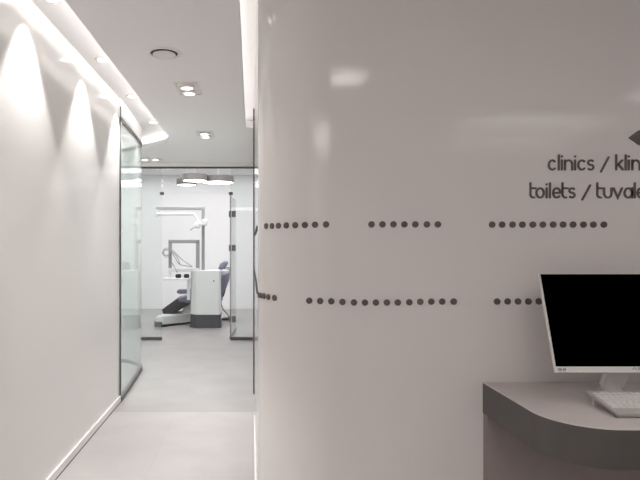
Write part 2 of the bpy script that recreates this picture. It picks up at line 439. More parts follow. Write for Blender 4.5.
def twin(loc, rotz, label):
    t = thing('twin_spotlight', label, 'spotlight', loc, rotz, 'twin spotlights in the corridor ceiling')
    bm = bmesh.new()
    for s in (-1, 1): box(bm, s * 0.078 - 0.004, s * 0.078 + 0.004, -0.15, 0.15, -0.006, 0.001)
    for s in (-1, 1): box(bm, -0.074, 0.074, s * 0.146 - 0.004, s * 0.146 + 0.004, -0.006, 0.001)
    obj('frame', bm, M['trim_w'], t)
    obj('plate', boxb(-0.076, 0.076, -0.147, 0.147, -0.002, 0.001), M['trim_w'], t)
    for s in (-1, 1):
        e = obj('spot_head', lathe([(0.034, -0.002), (0.040, -0.022), (0.052, -0.018), (0.056, -0.002)], 32, at=(0, s * 0.07, 0)), M['trim_w'], t, True)
        obj('lens', lathe([(0, -0.02), (0.039, -0.02), (0.039, -0.004), (0, -0.004)], 32, at=(0, s * 0.07, 0)), M['lamp_eye'], e, True)
    return t
TW = [((-0.454, 3.88, Z_MAIN), 0, 'larger twin square-framed spotlight in the corridor ceiling behind the round vent'),
      ((-0.470, 5.47, Z_MAIN), 0, 'twin spotlight further along the corridor ceiling, midway to the clinic'),
      ((-1.31, 7.02, Z_MAIN), PI / 2, 'small twin spotlight by the clinic header, just past the curved glass')]
TW += [((-0.45, 2.24, Z_MAIN), 0, 'twin square-framed spotlight in the corridor ceiling, above the top of the photo'),
       ((-0.45, 0.70, Z_MAIN), 0, 'twin square-framed spotlight added in the ceiling over the viewer'),  # unseen twin added to lift floor and ceiling by bounced light
       ((-0.45, -0.70, Z_MAIN), 0, 'twin square-framed spotlight added in the ceiling behind the viewer')]  # another unseen twin added for the same bounce
ft = None
for loc, rz, lb in TW:
    if ft is None: ft = twin(loc, rz, lb)
    else: dup(ft, loc, rz, lb)
    for s in (-1, 1):
        dx, dy = (0, s * 0.07) if rz == 0 else (s * 0.07, 0)
        spot('spotlight_beam', (loc[0] + dx, loc[1] + dy, loc[2] - 0.03), P_TWIN, (1, 0.96, 0.93), math.radians(100), 0.8, r=0.03)

v = thing('ceiling_vent', 'round white air valve in the corridor ceiling', 'vent', (-0.51, 3.165, Z_MAIN))
obj('flange', lathe([(0.079, 0.0), (0.079, -0.005), (0.086, -0.008), (0.100, -0.003), (0.104, 0.0)], 48), M['trim_w'], v, True)
obj('gap', lathe([(0, -0.001), (0.080, -0.001), (0.080, 0.001), (0, 0.001)], 48), M['dark'], v)
obj('disc', lathe([(0, -0.016), (0.058, -0.015), (0.067, -0.011), (0.064, -0.006), (0, -0.002)], 48), M['trim_w'], v, True)

# reception ceiling panels (small squares and lines mirrored in the glossy wall, entrance fill added)
def panel(x0, x1, y0, y1, label, mat):
    t = thing('ceiling_panel_light', label, 'ceiling light', ((x0 + x1) / 2, (y0 + y1) / 2, Z_MAIN), 0, 'reception ceiling lights')
    hx, hy = (x1 - x0) / 2, (y1 - y0) / 2
    bm = bmesh.new()
    for s in (-1, 1):
        box(bm, s * (hx + 0.006) - 0.006, s * (hx + 0.006) + 0.006, -hy - 0.012, hy + 0.012, -0.008, 0.001)
        box(bm, -hx, hx, s * (hy + 0.006) - 0.006, s * (hy + 0.006) + 0.006, -0.008, 0.001)
    obj('frame', bm, M['trim_w'], t)
    obj('diffuser', boxb(-hx, hx, -hy, hy, -0.005, 0.001), M[mat], t)
    return t
panel(0.47, 0.73, 0.20, 0.50, 'square ceiling light above the reception, nearest the wall with the dots', 'panel_e')
panel(1.95, 3.2, -0.95, -0.89, 'first long ceiling light in the middle of the reception', 'panel_line')
panel(2.05, 3.25, -1.86, -1.80, 'second long ceiling light at the back of the reception', 'panel_line')
panel(2.80, 3.0, -0.15, 0.0, 'square ceiling light on the far right of the reception', 'panel_e')
panel(-1.0, 0.55, -2.6, -1.1, 'large square fill light added behind the viewer in the entrance', 'entry_fill')  # unseen panel added as general fill, strongest on the left of the dotted wall
panel(2.35, 2.95, 0.75, 1.15, 'ceiling light above the far end of the reception desk', 'panel_desk')

t = thing('recessed_downlight', 'recessed dark reflector downlight above the reception desk', 'downlight', (1.40, 1.15, Z_MAIN))
obj('bezel', lathe([(0.040, -0.002), (0.042, -0.006), (0.052, -0.004), (0.055, 0.0), (0.040, 0.0)], 32), M['trim_w'], t, True)
obj('reflector', lathe([(0, -0.003), (0.0402, -0.003), (0.0402, 0.0), (0, 0.0)], 32), M['dark'], t, True)
spot('desk_beam', (1.40, 1.15, Z_MAIN - 0.01), P_DESK, ROSY, math.radians(58), 0.6, r=0.05)

# clinic lighting
c = thing('drum_ceiling_light', 'cluster of three overlapping round grey drum lights in the clinic', 'ceiling light', (-0.8, 9.0, 2.30))
for x, y, r, dz in ((-1.115 + 0.8, 0.28, 0.17, 0.02), (-0.918 + 0.8, -0.25, 0.20, 0.03), (-0.56 + 0.8, 0.02, 0.262, 0.03)):
    s = obj('drum', lathe([(r - 0.012, 0.004), (r - 0.012, 0), (r, 0), (r, 0.1), (0, 0.1)], 56, at=(x, y, dz)), M['drum'], c, True)
    obj('diffuser', lathe([(0, 0.003), (r - 0.0121, 0.003), (r - 0.0121, 0.02), (0, 0.02)], 56, at=(x, y, dz)), M['lamp_c'], s)
    obj('stem', lathe([(0, 0.1), (0.004, 0.1), (0.004, 0.42 - dz), (0, 0.42 - dz)], 10, at=(x, y, dz)), M['trim_w'], s)
area('clinic_light', (-0.9, 9.4, 2.70), 3.2, 2.6, P_CLINIC, COOL)
area('clinic_drum_light', (-0.75, 9.0, 2.28), 0.7, 0.4, P_CLINIC * 0.25, COOL)
area('clinic_front_fill', (-0.9, 7.95, 2.70), 2.4, 0.4, P_CLINIC * 0.62, COOL)  # unseen fill added to brighten the cabinet front
area('side_room_light', (-2.4, 5.3, 2.50), 1.4, 0.8, P_SIDE, (0.97, 1, 0.99))

# ------------------------------------------------------------------ relief dots on the white wall
def dense_path():
    pts = []
    for (a, b) in zip(FPATH, FPATH[1:]):
        n = max(1, int(math.hypot(b[0] - a[0], b[1] - a[1]) / 0.002))
        for k in range(n): pts.append((a[0] + (b[0] - a[0]) * k / n, a[1] + (b[1] - a[1]) * k / n))
    return [p for p in pts if p[1] < 2.30]
DP = dense_path()
def wall_at(px):
    best = min(range(1, len(DP) - 1), key=lambda i: abs(CX + F * DP[i][0] / DP[i][1] - px))
    t = (Vector(DP[best + 1]) - Vector(DP[best - 1])).normalized()
    return DP[best], math.atan2(t.x, -t.y)          # facing (outward is right of travel)
proto_bm = bmesh.new()
lathe([(0, 0.0055), (0.0102, 0.0055), (0.0116, 0.004), (0.0118, -0.002), (0, -0.002)], 24, bm=proto_bm)
for vtx in proto_bm.verts: vtx.co = Vector((vtx.co.x, -vtx.co.z, vtx.co.y))   # disc faces -Y
me_o = obj('wall_dot', proto_bm, M['dot'], None, True)
DOT_ME = me_o.data; bpy.data.objects.remove(me_o)
ORD = ['first', 'second', 'third', 'fourth', 'fifth', 'sixth', 'seventh', 'eighth', 'ninth', 'tenth', 'eleventh', 'twelfth', 'thirteenth', 'fourteenth']
def dot(x, y, z, ang, label, group):
    o = bpy.data.objects.new('wall_dot', DOT_ME); COL.objects.link(o)
    o.location = (x, y, z); o.rotation_euler = (0, 0, ang)
    tag(o, label, 'wall dot', group)
def run(pxs, pys, where, group):
    n = len(pxs)
    for i, (px, py) in enumerate(zip(pxs, pys)):
        (x, y), fa = wall_at(px)
        z = HC - (py - CY) / F * y
        o = ORD[i] if i < n - 1 else 'last'
        dot(x, y, z, fa, f'{o} dark dot from the left in {where}', group)
# facing angle: rotation about Z that turns -Y to the outward normal
def wall_at(px):
    best = min(range(1, len(DP) - 1), key=lambda i: abs(CX + F * DP[i][0] / DP[i][1] - px))
    t = (Vector(DP[best + 1]) - Vector(DP[best - 1])).normalized()
    nx, ny = t.y, -t.x                                # right of travel = outward
    return DP[best], math.atan2(ny, nx) + PI / 2
run([266.6, 272.2, 278.8, 286.6, 295.3, 305.0, 315.3, 326.3], [226, 226, 225.7, 225.4, 225.2, 225, 224.7, 224.5],
    'the upper run on the rounded corner', 'upper row of dots, corner run')
run([371.3 + 11.04 * i for i in range(7)], [224.4] * 7, 'the short upper run of seven', 'upper row of dots, middle run')
run([492 + 10.12 * i for i in range(12)], [224.6] * 12, 'the long upper run under the lettering', 'upper row of dots, right run')
run([259.0, 261.3, 264.4, 268.9, 274.8], [294.8, 295.4, 296, 296.9, 297.8], 'the lower run of five on the rounded corner', 'lower row of dots, corner run')
run([309.4 + 11.07 * i for i in range(14)], [300.6, 301, 301.3, 301.9, 302.4, 302.5, 302.5, 302.5, 302.4, 302.2, 301.8, 301.6, 301.5, 301.4],
    'the long lower run of fourteen', 'lower row of dots, middle run')
run([497.0 + 10.45 * i for i in range(5)], [301.4] * 5, 'the lower run beside the monitor', 'lower row of dots, right run')
def xr(y): return 0.016 + (XR - 0.016) * (Y_CL - y) / (Y_CL - CYR)
for k in range(18):
    y = 2.37 + 0.075 * k
    dot(xr(y), y, 1.373, -PI / 2, 'dark relief dot in the upper row along the corridor, seen edge-on', 'upper row of dots, corridor run')
for k in range(29):
    y = 2.36 + 0.078 * k
    dot(xr(y), y, 1.100, -PI / 2, 'dark relief dot in the lower row along the corridor, seen edge-on', 'lower row of dots, corridor run')

# ------------------------------------------------------------------ relief lettering
PX = YF / F                                           # metres per pixel on the dot wall
def ell(cx, cy, rx, ry, a0, a1, n=22):
    return [(cx + rx * math.cos(math.radians(a0 + (a1 - a0) * k / n)), cy + ry * math.sin(math.radians(a0 + (a1 - a0) * k / n))) for k in range(n + 1)]
AS = 1.55
def glyph(ch, w_):
    h = w_ / 2
    if ch == 'c': return [ell(h * 1.02, 0.5, h * 1.02, 0.5, 48, 312)]
    if ch == 'l': return [[(0, 0), (0, AS)]]
    if ch == 'i': return [[(0, 0), (0, 1)], [(0, 1.40), (0, 1.44)]]
    if ch == 'n': return [[(0, 0), (0, 1)], ell(h, 0.56, h, 0.44, 180, 0) + [(w_, 0)]]
    if ch == 'u': return [[(0, 1)] + ell(h, 0.44, h, 0.44, 180, 360) + [(w_, 1)]]
    if ch == 'v': return [[(0, 1), (h, 0), (w_, 1)]]
    if ch == 'o': return [ell(h, 0.5, h, 0.5, 0, 360, 36)]
    if ch == 'e': return [[(0.02, 0.5), (w_, 0.5)] + ell(h, 0.5, h, 0.5, 0, 315, 32)]
    if ch == 'a': return [ell(h, 0.5, h, 0.5, 0, 360, 36), [(w_, 0), (w_, 1)]]
    if ch == 't': return [[(0, AS), (0, 0.36)] + ell(0.36, 0.36, 0.36, 0.36, 180, 275, 10), [(0, 1), (0.55, 1)]]
    if ch == 's': return [ell(h, 0.755, h * 0.92, 0.245, 40, 270, 18) + ell(h, 0.255, h * 0.92, 0.255, 90, -140, 18)]
    if ch == 'k': return [[(0, 0), (0, AS)], [(w_ * 0.92, 1), (0.06, 0.42)], [(0.25, 0.56), (w_, 0)]]
    if ch == 'r': return [[(0, 0), (0, 1)], ell(h * 1.3, 0.56, h * 1.3, 0.44, 180, 70)]
    if ch == '/': return [[(0, -0.22), (w_, 1.32)]]
def stroke_into(bm, pts, r, depth):
    """flat rounded stroke of half-width r, standing off the wall by depth"""
    q = [pts[0]]
    for p in pts[1:]:
        if math.hypot(p[0] - q[-1][0], p[1] - q[-1][1]) > 1e-6: q.append(p)
    pts = q; n = len(pts); L_, R_ = [], []
    for i in range(n):
        a, b = Vector(pts[max(i - 1, 0)]), Vector(pts[min(i + 1, n - 1)])
        t = (b - a).normalized(); nv = Vector((-t.y, t.x)); k = 1.0
        if 0 < i < n - 1:
            t1 = (Vector(pts[i]) - a).normalized(); c_ = max(0.45, abs(Vector((-t1.y, t1.x)).dot(nv))); k = 1 / c_
        L_.append(Vector(pts[i]) + nv * r * k); R_.append(Vector(pts[i]) - nv * r * k)
    def cap(p, t, s):
        ang = math.atan2(t.y, t.x)
        return [Vector(p) + r * Vector((math.cos(ang + s * PI / 2 - s * PI * j / 8), math.sin(ang + s * PI / 2 - s * PI * j / 8))) for j in range(1, 8)]
    te = (Vector(pts[-1]) - Vector(pts[-2])).normalized(); ts = (Vector(pts[0]) - Vector(pts[1])).normalized()
    quads = [(L_[i], L_[i + 1], R_[i + 1], R_[i]) for i in range(n - 1)]
    def add(poly):
        f = [bm.verts.new((p.x, -depth, p.y)) for p in poly]; b = [bm.verts.new((p.x, 0.001, p.y)) for p in poly]
        m_ = len(poly); bm.faces.new(f); bm.faces.new(b[::-1])
        for i in range(m_): bm.faces.new((f[i], b[i], b[(i + 1) % m_], f[(i + 1) % m_]))
    for q_ in quads: add(q_)
    add([L_[-1]] + cap(pts[-1], te, 1) + [R_[-1]])
    add([R_[0]] + cap(pts[0], ts, 1) + [L_[0]])
XH = 9.3 * PX
def line(label, base_py, items):
    t = thing('wall_lettering', label, 'lettering', ((items[0][1] - CX) * PX, YF, HC - (base_py - CY) * PX), 0, 'dark lettering on the white wall')
    x0 = items[0][1]
    for ch, a, b in items:                            # character, left and right pixel of its ink
        wpx = max(0.0, (b - a) - 1.96) / 9.3
        bm = bmesh.new()
        for st in glyph(ch, wpx):
            stroke_into(bm, [(((a + 0.98 - x0) * PX + x * XH), y * XH) for x, y in st], 0.98 * PX, 0.0035)
        bmesh.ops.remove_doubles(bm, verts=bm.verts[:], dist=1e-5)
        obj('slash' if ch == '/' else 'letter', bm, M['letter'], t)
R1 = [('c', 547.6, 556.4), ('l', 557.6, 559.7), ('i', 560.6, 562.7), ('n', 563.7, 572.9), ('i', 573.8, 575.9), ('c', 577.0, 586.0), ('s', 586.6, 594.3), ('/', 599.7, 609.2),
      ('k', 614.9, 623.4), ('l', 624.4, 626.5), ('i', 627.4, 629.5), ('n', 631.0, 640.2), ('i', 641.3, 643.4), ('k', 645.2, 653.7), ('l', 654.7, 656.8), ('e', 657.8, 667.0), ('r', 668.2, 673.2)]
R2 = [('t', 529.2, 535.4), ('o', 535.4, 544.5), ('i', 545.4, 547.5), ('l', 548.7, 550.8), ('e', 551.9, 561.0), ('t', 561.3, 567.9), ('s', 567.9, 575.5), ('/', 581.0, 590.8),
      ('t', 596.0, 602.6), ('u', 602.9, 612.2), ('v', 612.4, 622.6), ('a', 623.3, 632.6), ('l', 633.5, 635.6), ('e', 636.3, 645.5), ('t', 646.2, 652.5), ('l', 653.5, 655.6), ('e', 656.5, 665.6), ('r', 667.0, 671.8)]
line('dark grey raised lettering reading clinics / klin, upper line on the white wall', 169.7, R1)
line('dark grey raised lettering reading toilets / tuvale, lower line on the white wall', 197.6, R2)
# arrow pointing left above the lettering (its head reaches into the photo)
tipx, tipy = 628.2, 137.8
head = [(tipx, tipy), (tipx + 9.4, tipy - 7.0), (tipx + 11.5, tipy - 7.5), (tipx + 62, tipy - 7.5), (tipx + 62, tipy + 7.5), (tipx + 11.5, tipy + 7.5), (tipx + 9.4, tipy + 7.0)]
bm = profile([((x - tipx) * PX, (tipy - y) * PX) for x, y in head], -0.006, 0.001)
ar = obj('wall_arrow', bm, M['letter'], None, loc=((tipx - CX) * PX, YF, HC - (tipy - CY) * PX))
tag(ar, 'dark ribbed arrow with pointed tip, above the lettering on the white wall', 'arrow sign')
bm = bmesh.new()
for k in range(-3, 4):
    z = k * 1.9 * PX; xs = abs(k * 1.9) * 1.34 + 1.6
    box(bm, xs * PX, 61 * PX, -0.0072, -0.0055, z - 0.0012, z + 0.0012)
obj('ridges', bm, M['dot'], ar)

# ------------------------------------------------------------------ reception desk
DZ = 0.80
XDSK, YFR, RD = 0.842, 1.481, 0.17
def desk_plan(inset, back):
    r = max(0.02, RD - inset)
    return [(XDSK + inset, back)] + arc(XDSK + RD, YFR + RD, r, 180, 270, 24) + [(2.7, YFR + inset), (2.7, back)]
t = thing('reception_desk', 'taupe reception desk with rounded corner and dark grey edge against the wall', 'desk', (0, 0, 0))
obj('desktop', prism(desk_plan(0.001, YF - 0.001), DZ - 0.004, DZ), M['desk'], t)
obj('edge_band', prism(desk_plan(0.0, YF - 0.001), DZ - 0.112, DZ - 0.0041), M['desk_f'], t, smooth=True)
obj('back_panel', boxb(XDSK + 0.002, 2.7, YF - 0.035, YF - 0.001, 0, DZ - 0.112), M['desk_b'], t)
obj('end_panel', boxb(2.66, 2.7, YFR + 0.05, YF - 0.035, 0, DZ - 0.112), M['desk_b'], t)

# ------------------------------------------------------------------ monitor
Yb, Zb = 1.700, 1.3 - 127.8 / F * 1.700
Yt, Zt = 1.799, 1.3 - 28.3 / F * 1.799
Xl = (554.6 - CX) / F * Yb
Wm = 0.555
Hm = math.hypot(Yt - Yb, Zt - Zb); tilt = math.atan2(Yt - Yb, Zt - Zb)
mon = thing('monitor', 'white framed computer monitor with black screen on the desk', 'monitor', (Xl + Wm / 2, 1.76, DZ))
pan = bpy.data.objects.new('screen_panel', None)
def tiltm(bm):
    R = Matrix.Translation((0, Yb - 1.76, Zb - DZ)) @ Matrix.Rotation(-tilt, 4, 'X')
    bmesh.ops.transform(bm, matrix=R, verts=bm.verts[:]); return bm
h = Wm / 2; chin = 0.0190; bz = 0.0068
body = obj('housing', tiltm(boxb(-h + 0.004, h - 0.004, 0.002, 0.014, 0.003, Hm - 0.003, bev=0.003)), M['white_p'], mon)
bm = bmesh.new()
box(bm, -h, h, -0.003, 0.003, 0, chin, bev=0.0015, seg=1); box(bm, -h, h, -0.003, 0.003, Hm - bz * 0.5, Hm, bev=0.0015, seg=1)
box(bm, -h, -h + bz, -0.003, 0.003, chin * 0.9, Hm - bz * 0.4, bev=0.0015, seg=1); box(bm, h - bz, h, -0.003, 0.003, chin * 0.9, Hm - bz * 0.4, bev=0.0015, seg=1)
bez = obj('bezel', tiltm(bm), M['white_p'], mon)
obj('screen', tiltm(boxb(-h + bz * 0.9, h - bz * 0.9, -0.001, 0.003, chin * 0.95, Hm - bz * 0.45)), M['screen'], mon)
# back bulge
bm = boxb(-0.14, 0.14, 0.018, 0.045, 0.06, 0.25, bev=0.012)
obj('back_cover', tiltm(bm), M['white_p'], mon)
# maker's name on the chin, built from small strokes
def mark(bm, strokes, r, d=0.0036):
    for st in strokes: stroke_into(bm, st, r, d)
bm = bmesh.new(); lh, lw, gp = 0.0068, 0.0150, 0.0042
x = -(4 * lw + 3 * gp) / 2
sl = 0.0016
mark(bm, [[(x, 0), (x + lw * 0.62, lh), (x + lw * 0.72, lh), (x + lw * 0.95, 0)], [(x + lw * 0.35, lh * 0.35), (x + lw * 0.85, lh * 0.35)]], 0.00065); x += lw + gp
mark(bm, [[(x + lw, lh), (x + sl, lh), (x, lh * 0.52), (x + lw, lh * 0.48), (x + lw, 0), (x, 0)]], 0.00065); x += lw + gp
mark(bm, [[(x, lh), (x, 0), (x + lw, 0), (x + lw, lh)]], 0.00065); x += lw + gp
mark(bm, [[(x + lw, lh), (x + sl, lh), (x, lh * 0.52), (x + lw, lh * 0.48), (x + lw, 0), (x, 0)]], 0.00065)
for vtx in bm.verts: vtx.co.z += 0.009
obj('logo', tiltm(bm), M['print'], bez)
# eye badge at the left end of the chin
bm = bmesh.new()
eye = [ell(0.0065, 0.0065, 0.0065, 0.0042, 0, 360, 24)]
mark(bm, eye, 0.0007); mark(bm, [ell(0.0068, 0.0065, 0.0016, 0.0014, 0, 360, 12)], 0.0009)
mark(bm, [[(0.0175, 0.0105), (0.024, 0.0105), (0.024, 0.0025), (0.0175, 0.0025), (0.0175, 0.0105)], [(0.018, 0.0065), (0.0235, 0.0065)]], 0.0006)
for vtx in bm.verts: vtx.co.x += -h + 0.010; vtx.co.z += 0.003
obj('eye_badge', tiltm(bm), M['print_d'], bez)
# round base and a slanted neck set left of its middle
MX, MY = Xl + Wm / 2, 1.76
bm = lathe([(0, 0), (0.118, 0), (0.124, 0.004), (0.121, 0.011), (0.104, 0.014), (0.092, 0.009), (0, 0.009)], 64, at=(1.296 - MX, 1.815 - MY, 0))
obj('stand_base', bm, M['white_p'], mon, True)
def sl(quad_top, quad_low, nm, parent, bev=0.003):
    bm = bmesh.new()
    T = [bm.verts.new((x - MX, y - MY, z - DZ)) for x, y, z in quad_top]; B = [bm.verts.new((x - MX, y - MY, z - DZ)) for x, y, z in quad_low]
    bm.faces.new(T); bm.faces.new(B[::-1])
    for i in range(4): bm.faces.new((T[i], B[i], B[(i + 1) % 4], T[(i + 1) % 4]))
    bmesh.ops.bevel(bm, geom=bm.edges[:], offset=bev, segments=2, affect='EDGES')
    return obj(nm, bm, M['white_p'], parent)
neck = sl([(1.186, 1.765, 0.96), (1.258, 1.765, 0.96), (1.258, 1.795, 0.96), (1.186, 1.795, 0.96)],
          [(1.160, 1.800, 0.832), (1.228, 1.800, 0.826), (1.238, 1.835, 0.826), (1.166, 1.835, 0.832)], 'stand_neck', mon)
sl([(1.176, 1.796, 0.850), (1.214, 1.796, 0.836), (1.214, 1.84, 0.836), (1.176, 1.84, 0.850)],
   [(1.146, 1.765, 0.806), (1.205, 1.752, 0.806), (1.222, 1.845, 0.809), (1.180, 1.845, 0.809)], 'neck_foot', neck, 0.002)

# ------------------------------------------------------------------ keyboard
Kx0, Kyf, Kyb = 1.049, 1.570, 1.716
kw, kd = 0.435, Kyb - Kyf
kt = math.atan2(0.026, kd)
kb = thing('keyboard', 'white computer keyboard on the desk in front of the monitor', 'keyboard', (Kx0, Kyf, DZ))
RK = Matrix.Translation((0, 0, 0.0)) @ Matrix.Rotation(kt, 4, 'X')
def ktr(bm): bmesh.ops.transform(bm, matrix=RK, verts=bm.verts[:]); return bm
# case: flat top, sides drawn in underneath
top = [(0, 0.0, 0.0155), (kw, 0.0, 0.0155), (kw, kd, 0.0155), (0, kd, 0.0155)]
low = [(0.009, 0.007, 0.0005), (kw - 0.009, 0.007, 0.0005), (kw - 0.006, kd - 0.004, 0.002), (0.006, kd - 0.004, 0.002)]
mid = [(0, 0.0, 0.0125), (kw, 0.0, 0.0125), (kw, kd, 0.0125), (0, kd, 0.0125)]
bm = bmesh.new()
T, D, B = ([bm.verts.new(p) for p in q] for q in (top, mid, low))
bm.faces.new(T); bm.faces.new(B[::-1])
for i in range(4):
    bm.faces.new((T[i], D[i], D[(i + 1) % 4], T[(i + 1) % 4])); bm.faces.new((D[i], B[i], B[(i + 1) % 4], D[(i + 1) % 4]))
kbody = obj('case', ktr(bm), M['case'], kb)
rows = 6
kz0, kz1 = 0.0150, 0.0185
y = kd - 0.0125
pitch = 0.0187
for r in range(rows):
    hgt = 0.0115 if r == 0 else 0.0165
    y0 = y - hgt; x = 0.010; c_ = 0
    ws = [1.0] * 15
    if r == 0: ws = [1.0] * 15
    if r == 1: ws = [1.0] * 13 + [2.0]
    if r == 2: ws = [1.5] + [1.0] * 12 + [1.5]
    if r == 3: ws = [1.75] + [1.0] * 11 + [2.25]
    if r == 4: ws = [1.3] + [1.0] * 10 + [2.7]
    if r == 5: ws = [1.25, 1.0, 1.25, 6.0, 1.25, 1.0, 1.25, 2.0]
    ws = ws + [None, 1, 1, 1] + ([None, 1, 1, 1, 1] if r else [None, 1, 1, 1])
    sc_ = (kw - 0.022) / 22.6
    for wk in ws:
        if wk is None: x += 0.25 * sc_; continue
        x1 = x + wk * sc_
        if x1 < kw - 0.008:
            bm = bmesh.new(); box(bm, x + 0.0013, x1 - 0.0013, y0 + 0.0014, y - 0.0010, kz0, kz1)
            for v in bm.verts:
                if v.co.z > kz1 - 1e-5:
                    v.co.x += 0.0012 if v.co.x < (x + x1) / 2 else -0.0012
                    v.co.y += 0.0012 if v.co.y < (y0 + y) / 2 else -0.0012
            obj('key', ktr(bm), M['key'], kb)
        x = x1
    y = y0 - (0.004 if r == 0 else 0.001)
for fx in (0.012, kw - 0.034):
    bm = boxb(fx, fx + 0.022, kd - 0.024, kd - 0.016, -0.024, 0.004, bev=0.0015, seg=1)
    bmesh.ops.transform(bm, matrix=RK, verts=bm.verts[:])
    zmin = min(v.co.z for v in bm.verts)
    for v in bm.verts:
        if v.co.z < zmin + 0.01: v.co.z = max(v.co.z, 0.0)
    obj('flip_foot', bm, M['white_p'], kb)

# ------------------------------------------------------------------ dental unit
YU = 8.54
def ux(px, y=YU): return (px - CX) / F * y
def uz(py, y=YU): return HC - (py - CY) / F * y
u = thing('dental_unit', 'white dental unit cabinet with dark plinth, grey lamp post and instrument tray in the clinic', 'dental unit')
x0, x1 = ux(190), ux(220)
plan = [(x0, YU + 0.10), (x0 + 0.10, YU), (x1 - 0.02, YU), (x1, YU + 0.02), (x1, YU + 0.32), (x0, YU + 0.32)]
zt_, zp = uz(270.6), uz(315)
bm = prism(plan, zp, zt_); bmesh.ops.bevel(bm, geom=bm.edges[:], offset=0.008, segments=2, affect='EDGES')
obj('cabinet', bm, M['unit_w'], u)
bm = prism([(x0 - 0.004, YU + 0.098), (x0 + 0.098, YU - 0.004), (x1 - 0.02, YU - 0.004), (x1 + 0.006, YU + 0.02), (x1 + 0.006, YU + 0.33), (x0 - 0.004, YU + 0.33)], 0.012, zp + 0.002)
obj('plinth', bm, M['unit_d'], u)
bm = prism([(x0 - 0.02, YU + 0.09), (x0 + 0.09, YU - 0.02), (x1 - 0.0, YU - 0.02), (x1 + 0.02, YU + 0.02), (x1 + 0.02, YU + 0.34), (x0 - 0.02, YU + 0.34)], 0, 0.014)
obj('foot_plate', bm, M['unit_d'], u)
bm = bmesh.new(); xb, zb_ = ux(213.8), uz(281.0)
box(bm, xb - 0.008, xb + 0.008, YU - 0.002, YU + 0.002, zb_ - 0.014, zb_ + 0.014, bev=0.0015, seg=1)
obj('badge', bm, M['unit_d'], u)
# lamp post and boom
yp = YU + 0.22
xp = ux(203.2, yp); zb1 = uz(208.5, yp)
bm = bmesh.new(); box(bm, xp - 0.024, xp + 0.024, yp - 0.024, yp + 0.024, zt_ - 0.01, zb1 + 0.024, bev=0.006)
post = obj('lamp_post', bm, M['unit_g'], u)
obj('boom', boxb(xp - 0.76, xp + 0.02, yp - 0.023, yp + 0.023, zb1 - 0.024, zb1 + 0.024, bev=0.006), M['unit_g'], u)
za = uz(214.3, yp)
obj('boom_joint', lathe([(0, za - zb1 - 0.04), (0.035, za - zb1 - 0.04), (0.035, -0.02), (0, -0.02)], 20, at=(xp - 0.735, yp, zb1)), M['unit_w'], u, True)
bm = tube([(xp - 0.735, yp - 0.03, za), (ux(194, yp), yp - 0.06, za)], 0.020, 12)
arm = obj('lamp_arm', bm, M['unit_w'], u, True)
bm = tube([(ux(194, yp), yp - 0.06, za + 0.01), (ux(196.5, yp), yp - 0.07, uz(217, yp)), (ux(201, yp), yp - 0.09, uz(224, yp))], 0.016, 10)
obj('elbow', bm, M['unit_w'], arm, True)
bm = bmesh.new()
box(bm, ux(195.5, yp), ux(200.5, yp), yp - 0.17, yp - 0.05, uz(228.5, yp), uz(222.5, yp), bev=0.025, seg=3)
box(bm, ux(203, yp), ux(208, yp), yp - 0.17, yp - 0.05, uz(226, yp), uz(219.5, yp), bev=0.025, seg=3)
box(bm, ux(198, yp), ux(205, yp), yp - 0.10, yp - 0.06, uz(226.0, yp), uz(223, yp), bev=0.01)
lh_ = obj('lamp_head', bm, M['unit_w'], u, True)
obj('handle', tube(smooth_pts([(ux(196, yp), yp - 0.15, uz(227, yp)), (ux(193.5, yp), yp - 0.19, uz(229, yp)), (ux(191.5, yp), yp - 0.2, uz(230.5, yp))], 8), 0.009, 8), M['unit_g'], lh_, True)
# spittoon
bm = lathe([(0, -0.03), (0.05, -0.03), (0.10, 0.0), (0.115, 0.045), (0.105, 0.045), (0.09, 0.01), (0, -0.01)], 32, at=(x1 + 0.02, YU + 0.26, zt_ - 0.05))
obj('spittoon_bowl', bm, M['unit_w'], u, True)

# ------------------------------------------------------------------ delivery table with hoses
yd = 8.62
dt = u
fx0, fx1, fz1, fz0 = ux(170.4, yd), ux(197.8, yd), uz(241.5, yd), uz(271, yd)
bm = bmesh.new(); tk = 0.028
box(bm, fx0 - tk, fx1 + tk, yd - 0.03, yd + 0.03, fz1 - tk, fz1 + tk, bev=0.006)
box(bm, fx0 - tk, fx0 + tk * 0.8, yd - 0.03, yd + 0.03, fz0 - 0.01, fz1, bev=0.006)
box(bm, fx1 - tk, fx1 + tk, yd - 0.03, yd + 0.03, fz0 - 0.01, fz1, bev=0.006)
obj('table_frame', bm, M['unit_g'], dt)
obj('cross_bar', boxb(fx0 - tk, fx1 + tk, yd - 0.035, yd + 0.035, uz(271.5, yd), uz(268, yd), bev=0.006), M['unit_w'], dt)
obj('tray', boxb(ux(164.5, yd), ux(190.0, yd), yd - 0.16, yd + 0.14, uz(279.6, yd), uz(277.6, yd), bev=0.008), M['unit_w'], dt)
obj('support_arm', boxb(ux(187, yd), ux(190.2, yd), yd - 0.02, yd + 0.03, uz(300, yd), uz(279, yd), bev=0.008), M['unit_w'], dt)
for a_, b_ in ((168.5, 171.0), (196.5, 199)):
    obj('riser', boxb(ux(a_, yd), ux(b_, yd), yd - 0.02, yd + 0.02, uz(278.5, yd), uz(271, yd), bev=0.004), M['unit_w'], dt)
for a_, b_ in ((176.2, 181.5), (184.8, 189.5)):
    bm = boxb(ux(a_, yd), ux(b_, yd), yd - 0.10, yd - 0.02, uz(277.7, yd), uz(273.8, yd), bev=0.014)
    obj('handpiece_rest', bm, M['black'], dt)
obj('control_pad', boxb(ux(181.9, yd), ux(184.5, yd), yd - 0.09, yd - 0.03, uz(277.7, yd), uz(274.2, yd), bev=0.006), M['unit_w'], dt)
def hp(px, py, dy=0.0): return (ux(px, yd), yd + dy, uz(py, yd))
